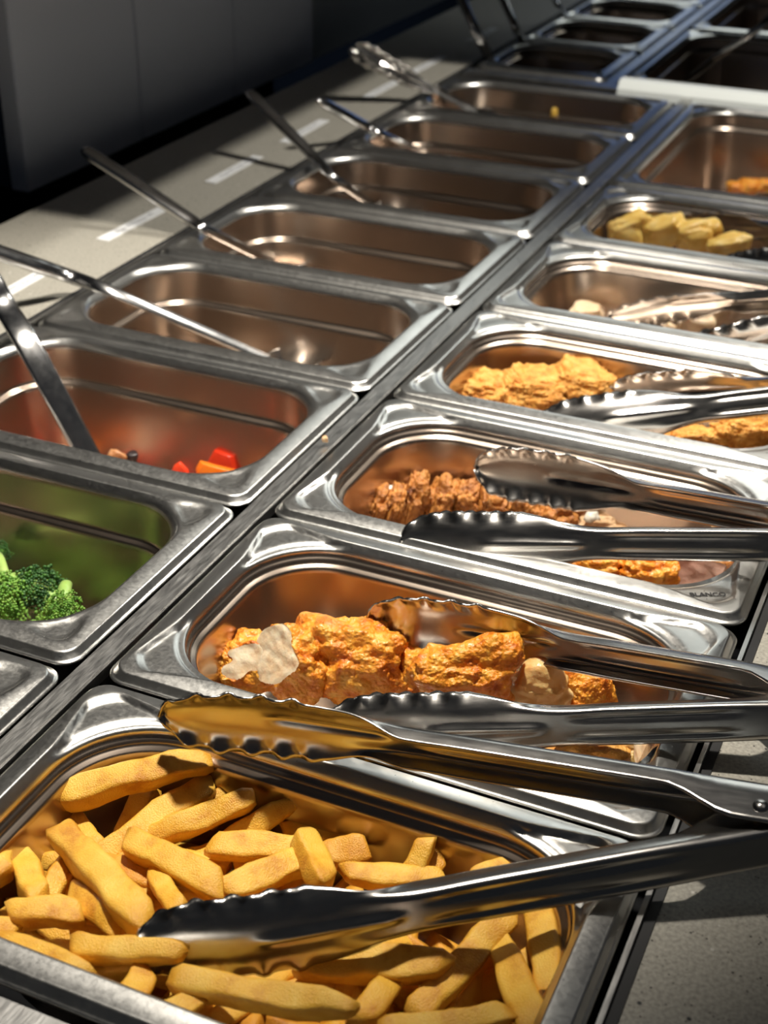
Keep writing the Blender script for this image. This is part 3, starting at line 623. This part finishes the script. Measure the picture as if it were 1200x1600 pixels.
chunk('pepper_piece', 20, 640, -.08, [(-40, -16), (40, -16), (32, 14), (-30, 18)], 14, M_red, 'red pepper piece deep in the pan, behind the spoon', 'pepper', GP, -.2)
lump('nut', 183, 712, -.05, 14, 8, 9, M_nut, 101, 'brown nut at the front of the pepper pan', 'nut', None, sub=3, fine=0, roll=.5)
lump('dark_bean', 206, 714, -.052, 10, 8, 9, plain('dark_bean', (.03, .02, .02), .3), 102, 'dark shiny bean next to the brown nut', 'bean', None, sub=3, fine=0)
lump('nut', 298, 748, -.04, 8, 6, 6, M_nut, 103, 'small brown nut between red and orange pepper', 'nut', None, sub=3, fine=0)

# ------------------------------------------------------------------ broccoli
def floret(px, py, z, R, mat, seed, label, stem_dir, stem_len, lean=(0, 0, 1), c=None):
    c = c or at(px, py, z); s = px2m(c); R *= s; rg_ = random.Random(seed); L = Vector(lean).normalized()
    root = empty('broccoli_floret', c); tag(root, label, 'broccoli', 'broccoli florets')
    bm = bmesh.new(); V2, F2 = ico(1); verts, faces = [], []
    q = L.to_track_quat('Z', 'Y'); sd = Vector(stem_dir).normalized()
    NB = 520
    for i in range(NB):
        th = math.acos(1-1.15*(i+.5)/NB); ph = i*2.39996; d = q @ Vector((math.sin(th)*math.cos(ph), math.sin(th)*math.sin(ph), math.cos(th)*.85))
        lob = 1+.30*(abs(noise.noise(d*2.6+Vector((seed, 0, 0))))*2-.6)+rg_.uniform(-.07, .07)
        p = d*R*lob; r = R*rg_.uniform(.045, .085); b = len(verts)
        for v in V2: verts.append(p+v*r*(1+.35*noise.noise(v*4+p*300)))
        faces += [tuple(b+k for k in f) for f in F2]
    cr = link('crown', mesh('crown', verts, faces, mat), root)
    verts, faces = [], []
    for i in range(9):                                  # branches
        a = i*2.4; tip = q @ Vector((math.cos(a)*.62, math.sin(a)*.62, .35 if i % 2 else .1))*R; base = sd*stem_len*s*.35
        d = (tip-base).normalized(); u = d.orthogonal().normalized(); v_ = d.cross(u); n0 = len(verts); rr = R*.13
        rings = [[base.lerp(tip, k/3)+(u*math.cos(j*PI/4)+v_*math.sin(j*PI/4))*rr*(1-.2*k/3) for j in range(8)] for k in range(4)]
        Vv, Ff = loft(rings); verts += Vv; faces += [tuple(n0+k for k in f) for f in Ff]
    link('branches', mesh('branches', verts, faces, M_stem), root)
    u = sd.orthogonal().normalized(); v_ = sd.cross(u)
    rings = [[sd*stem_len*s*(k/5)+(u*math.cos(j*PI/6)+v_*math.sin(j*PI/6))*R*(.42-.02*k)*(1+.08*noise.noise(Vector((k, j, seed)))) + Vector((0, 0, .004*math.sin(k/5*PI))) for j in range(12)] for k in range(6)]
    Vv, Ff = loft(rings); link('stem', mesh('stem', Vv, Ff, M_stem), root)
    return root
floret(60, 925, -.038, 42, M_crown, 3, 'dark green broccoli floret with a thick pale stem', (1, -.25, -.35), 80)
floret(100, 956, -.032, 30, M_crown2, 5, 'pale green small broccoli floret at the front rim', (-.45, .75, .12), 66, (.1, -.75, .5))
floret(5, 935, -.036, 38, M_crown2, 7, 'light green broccoli floret at the left picture edge', (-.2, .8, -.1), 70, (.1, -.7, .7))
floret(-6, 868, -.05, 22, M_crown, 9, 'dark broccoli floret at the picture edge with a curved stalk', (1, -.9, .1), 90)
for i, (x, y) in enumerate(((-.235, .215), (-.19, .205), (-.145, .222), (-.10, .208), (-.064, .225))):  # unseen florets, here and below, added so the pan walls reflect green
    floret(0, 0, 0, 46, M_crown2 if i % 2 else M_crown, 20+i, 'broccoli floret lying low behind the front rim of the broccoli pan', (0, 1, -.2), 50, (0, 0, 1), Vector((x, y, -.062)))
for i in range(10):
    floret(0, 0, 0, 40, M_crown2 if i % 3 else M_crown, 40+i, 'broccoli floret on the pan floor, under the other florets', (0, 1, -.2), 20, (0, 0, 1), Vector((-.225+.041*(i % 5), .244+.028*(i//5), -.082)))
for i in range(12):  # unseen pieces added so the pepper pan walls reflect red
    x, y = -.225+.038*(i % 6), .40+.04*(i//6)
    q = chunk('pepper_piece', 300, 735, -.04, [(-34, -16), (34, -16), (28, 12), (-26, 16)], 10, M_red if i % 3 else M_org, 'pepper piece lying flat on the floor of the pepper pan', 'pepper', GP)
    q.location = (x, y, -.088); q.rotation_euler = (PI/2-.1, 0, i*1.3)
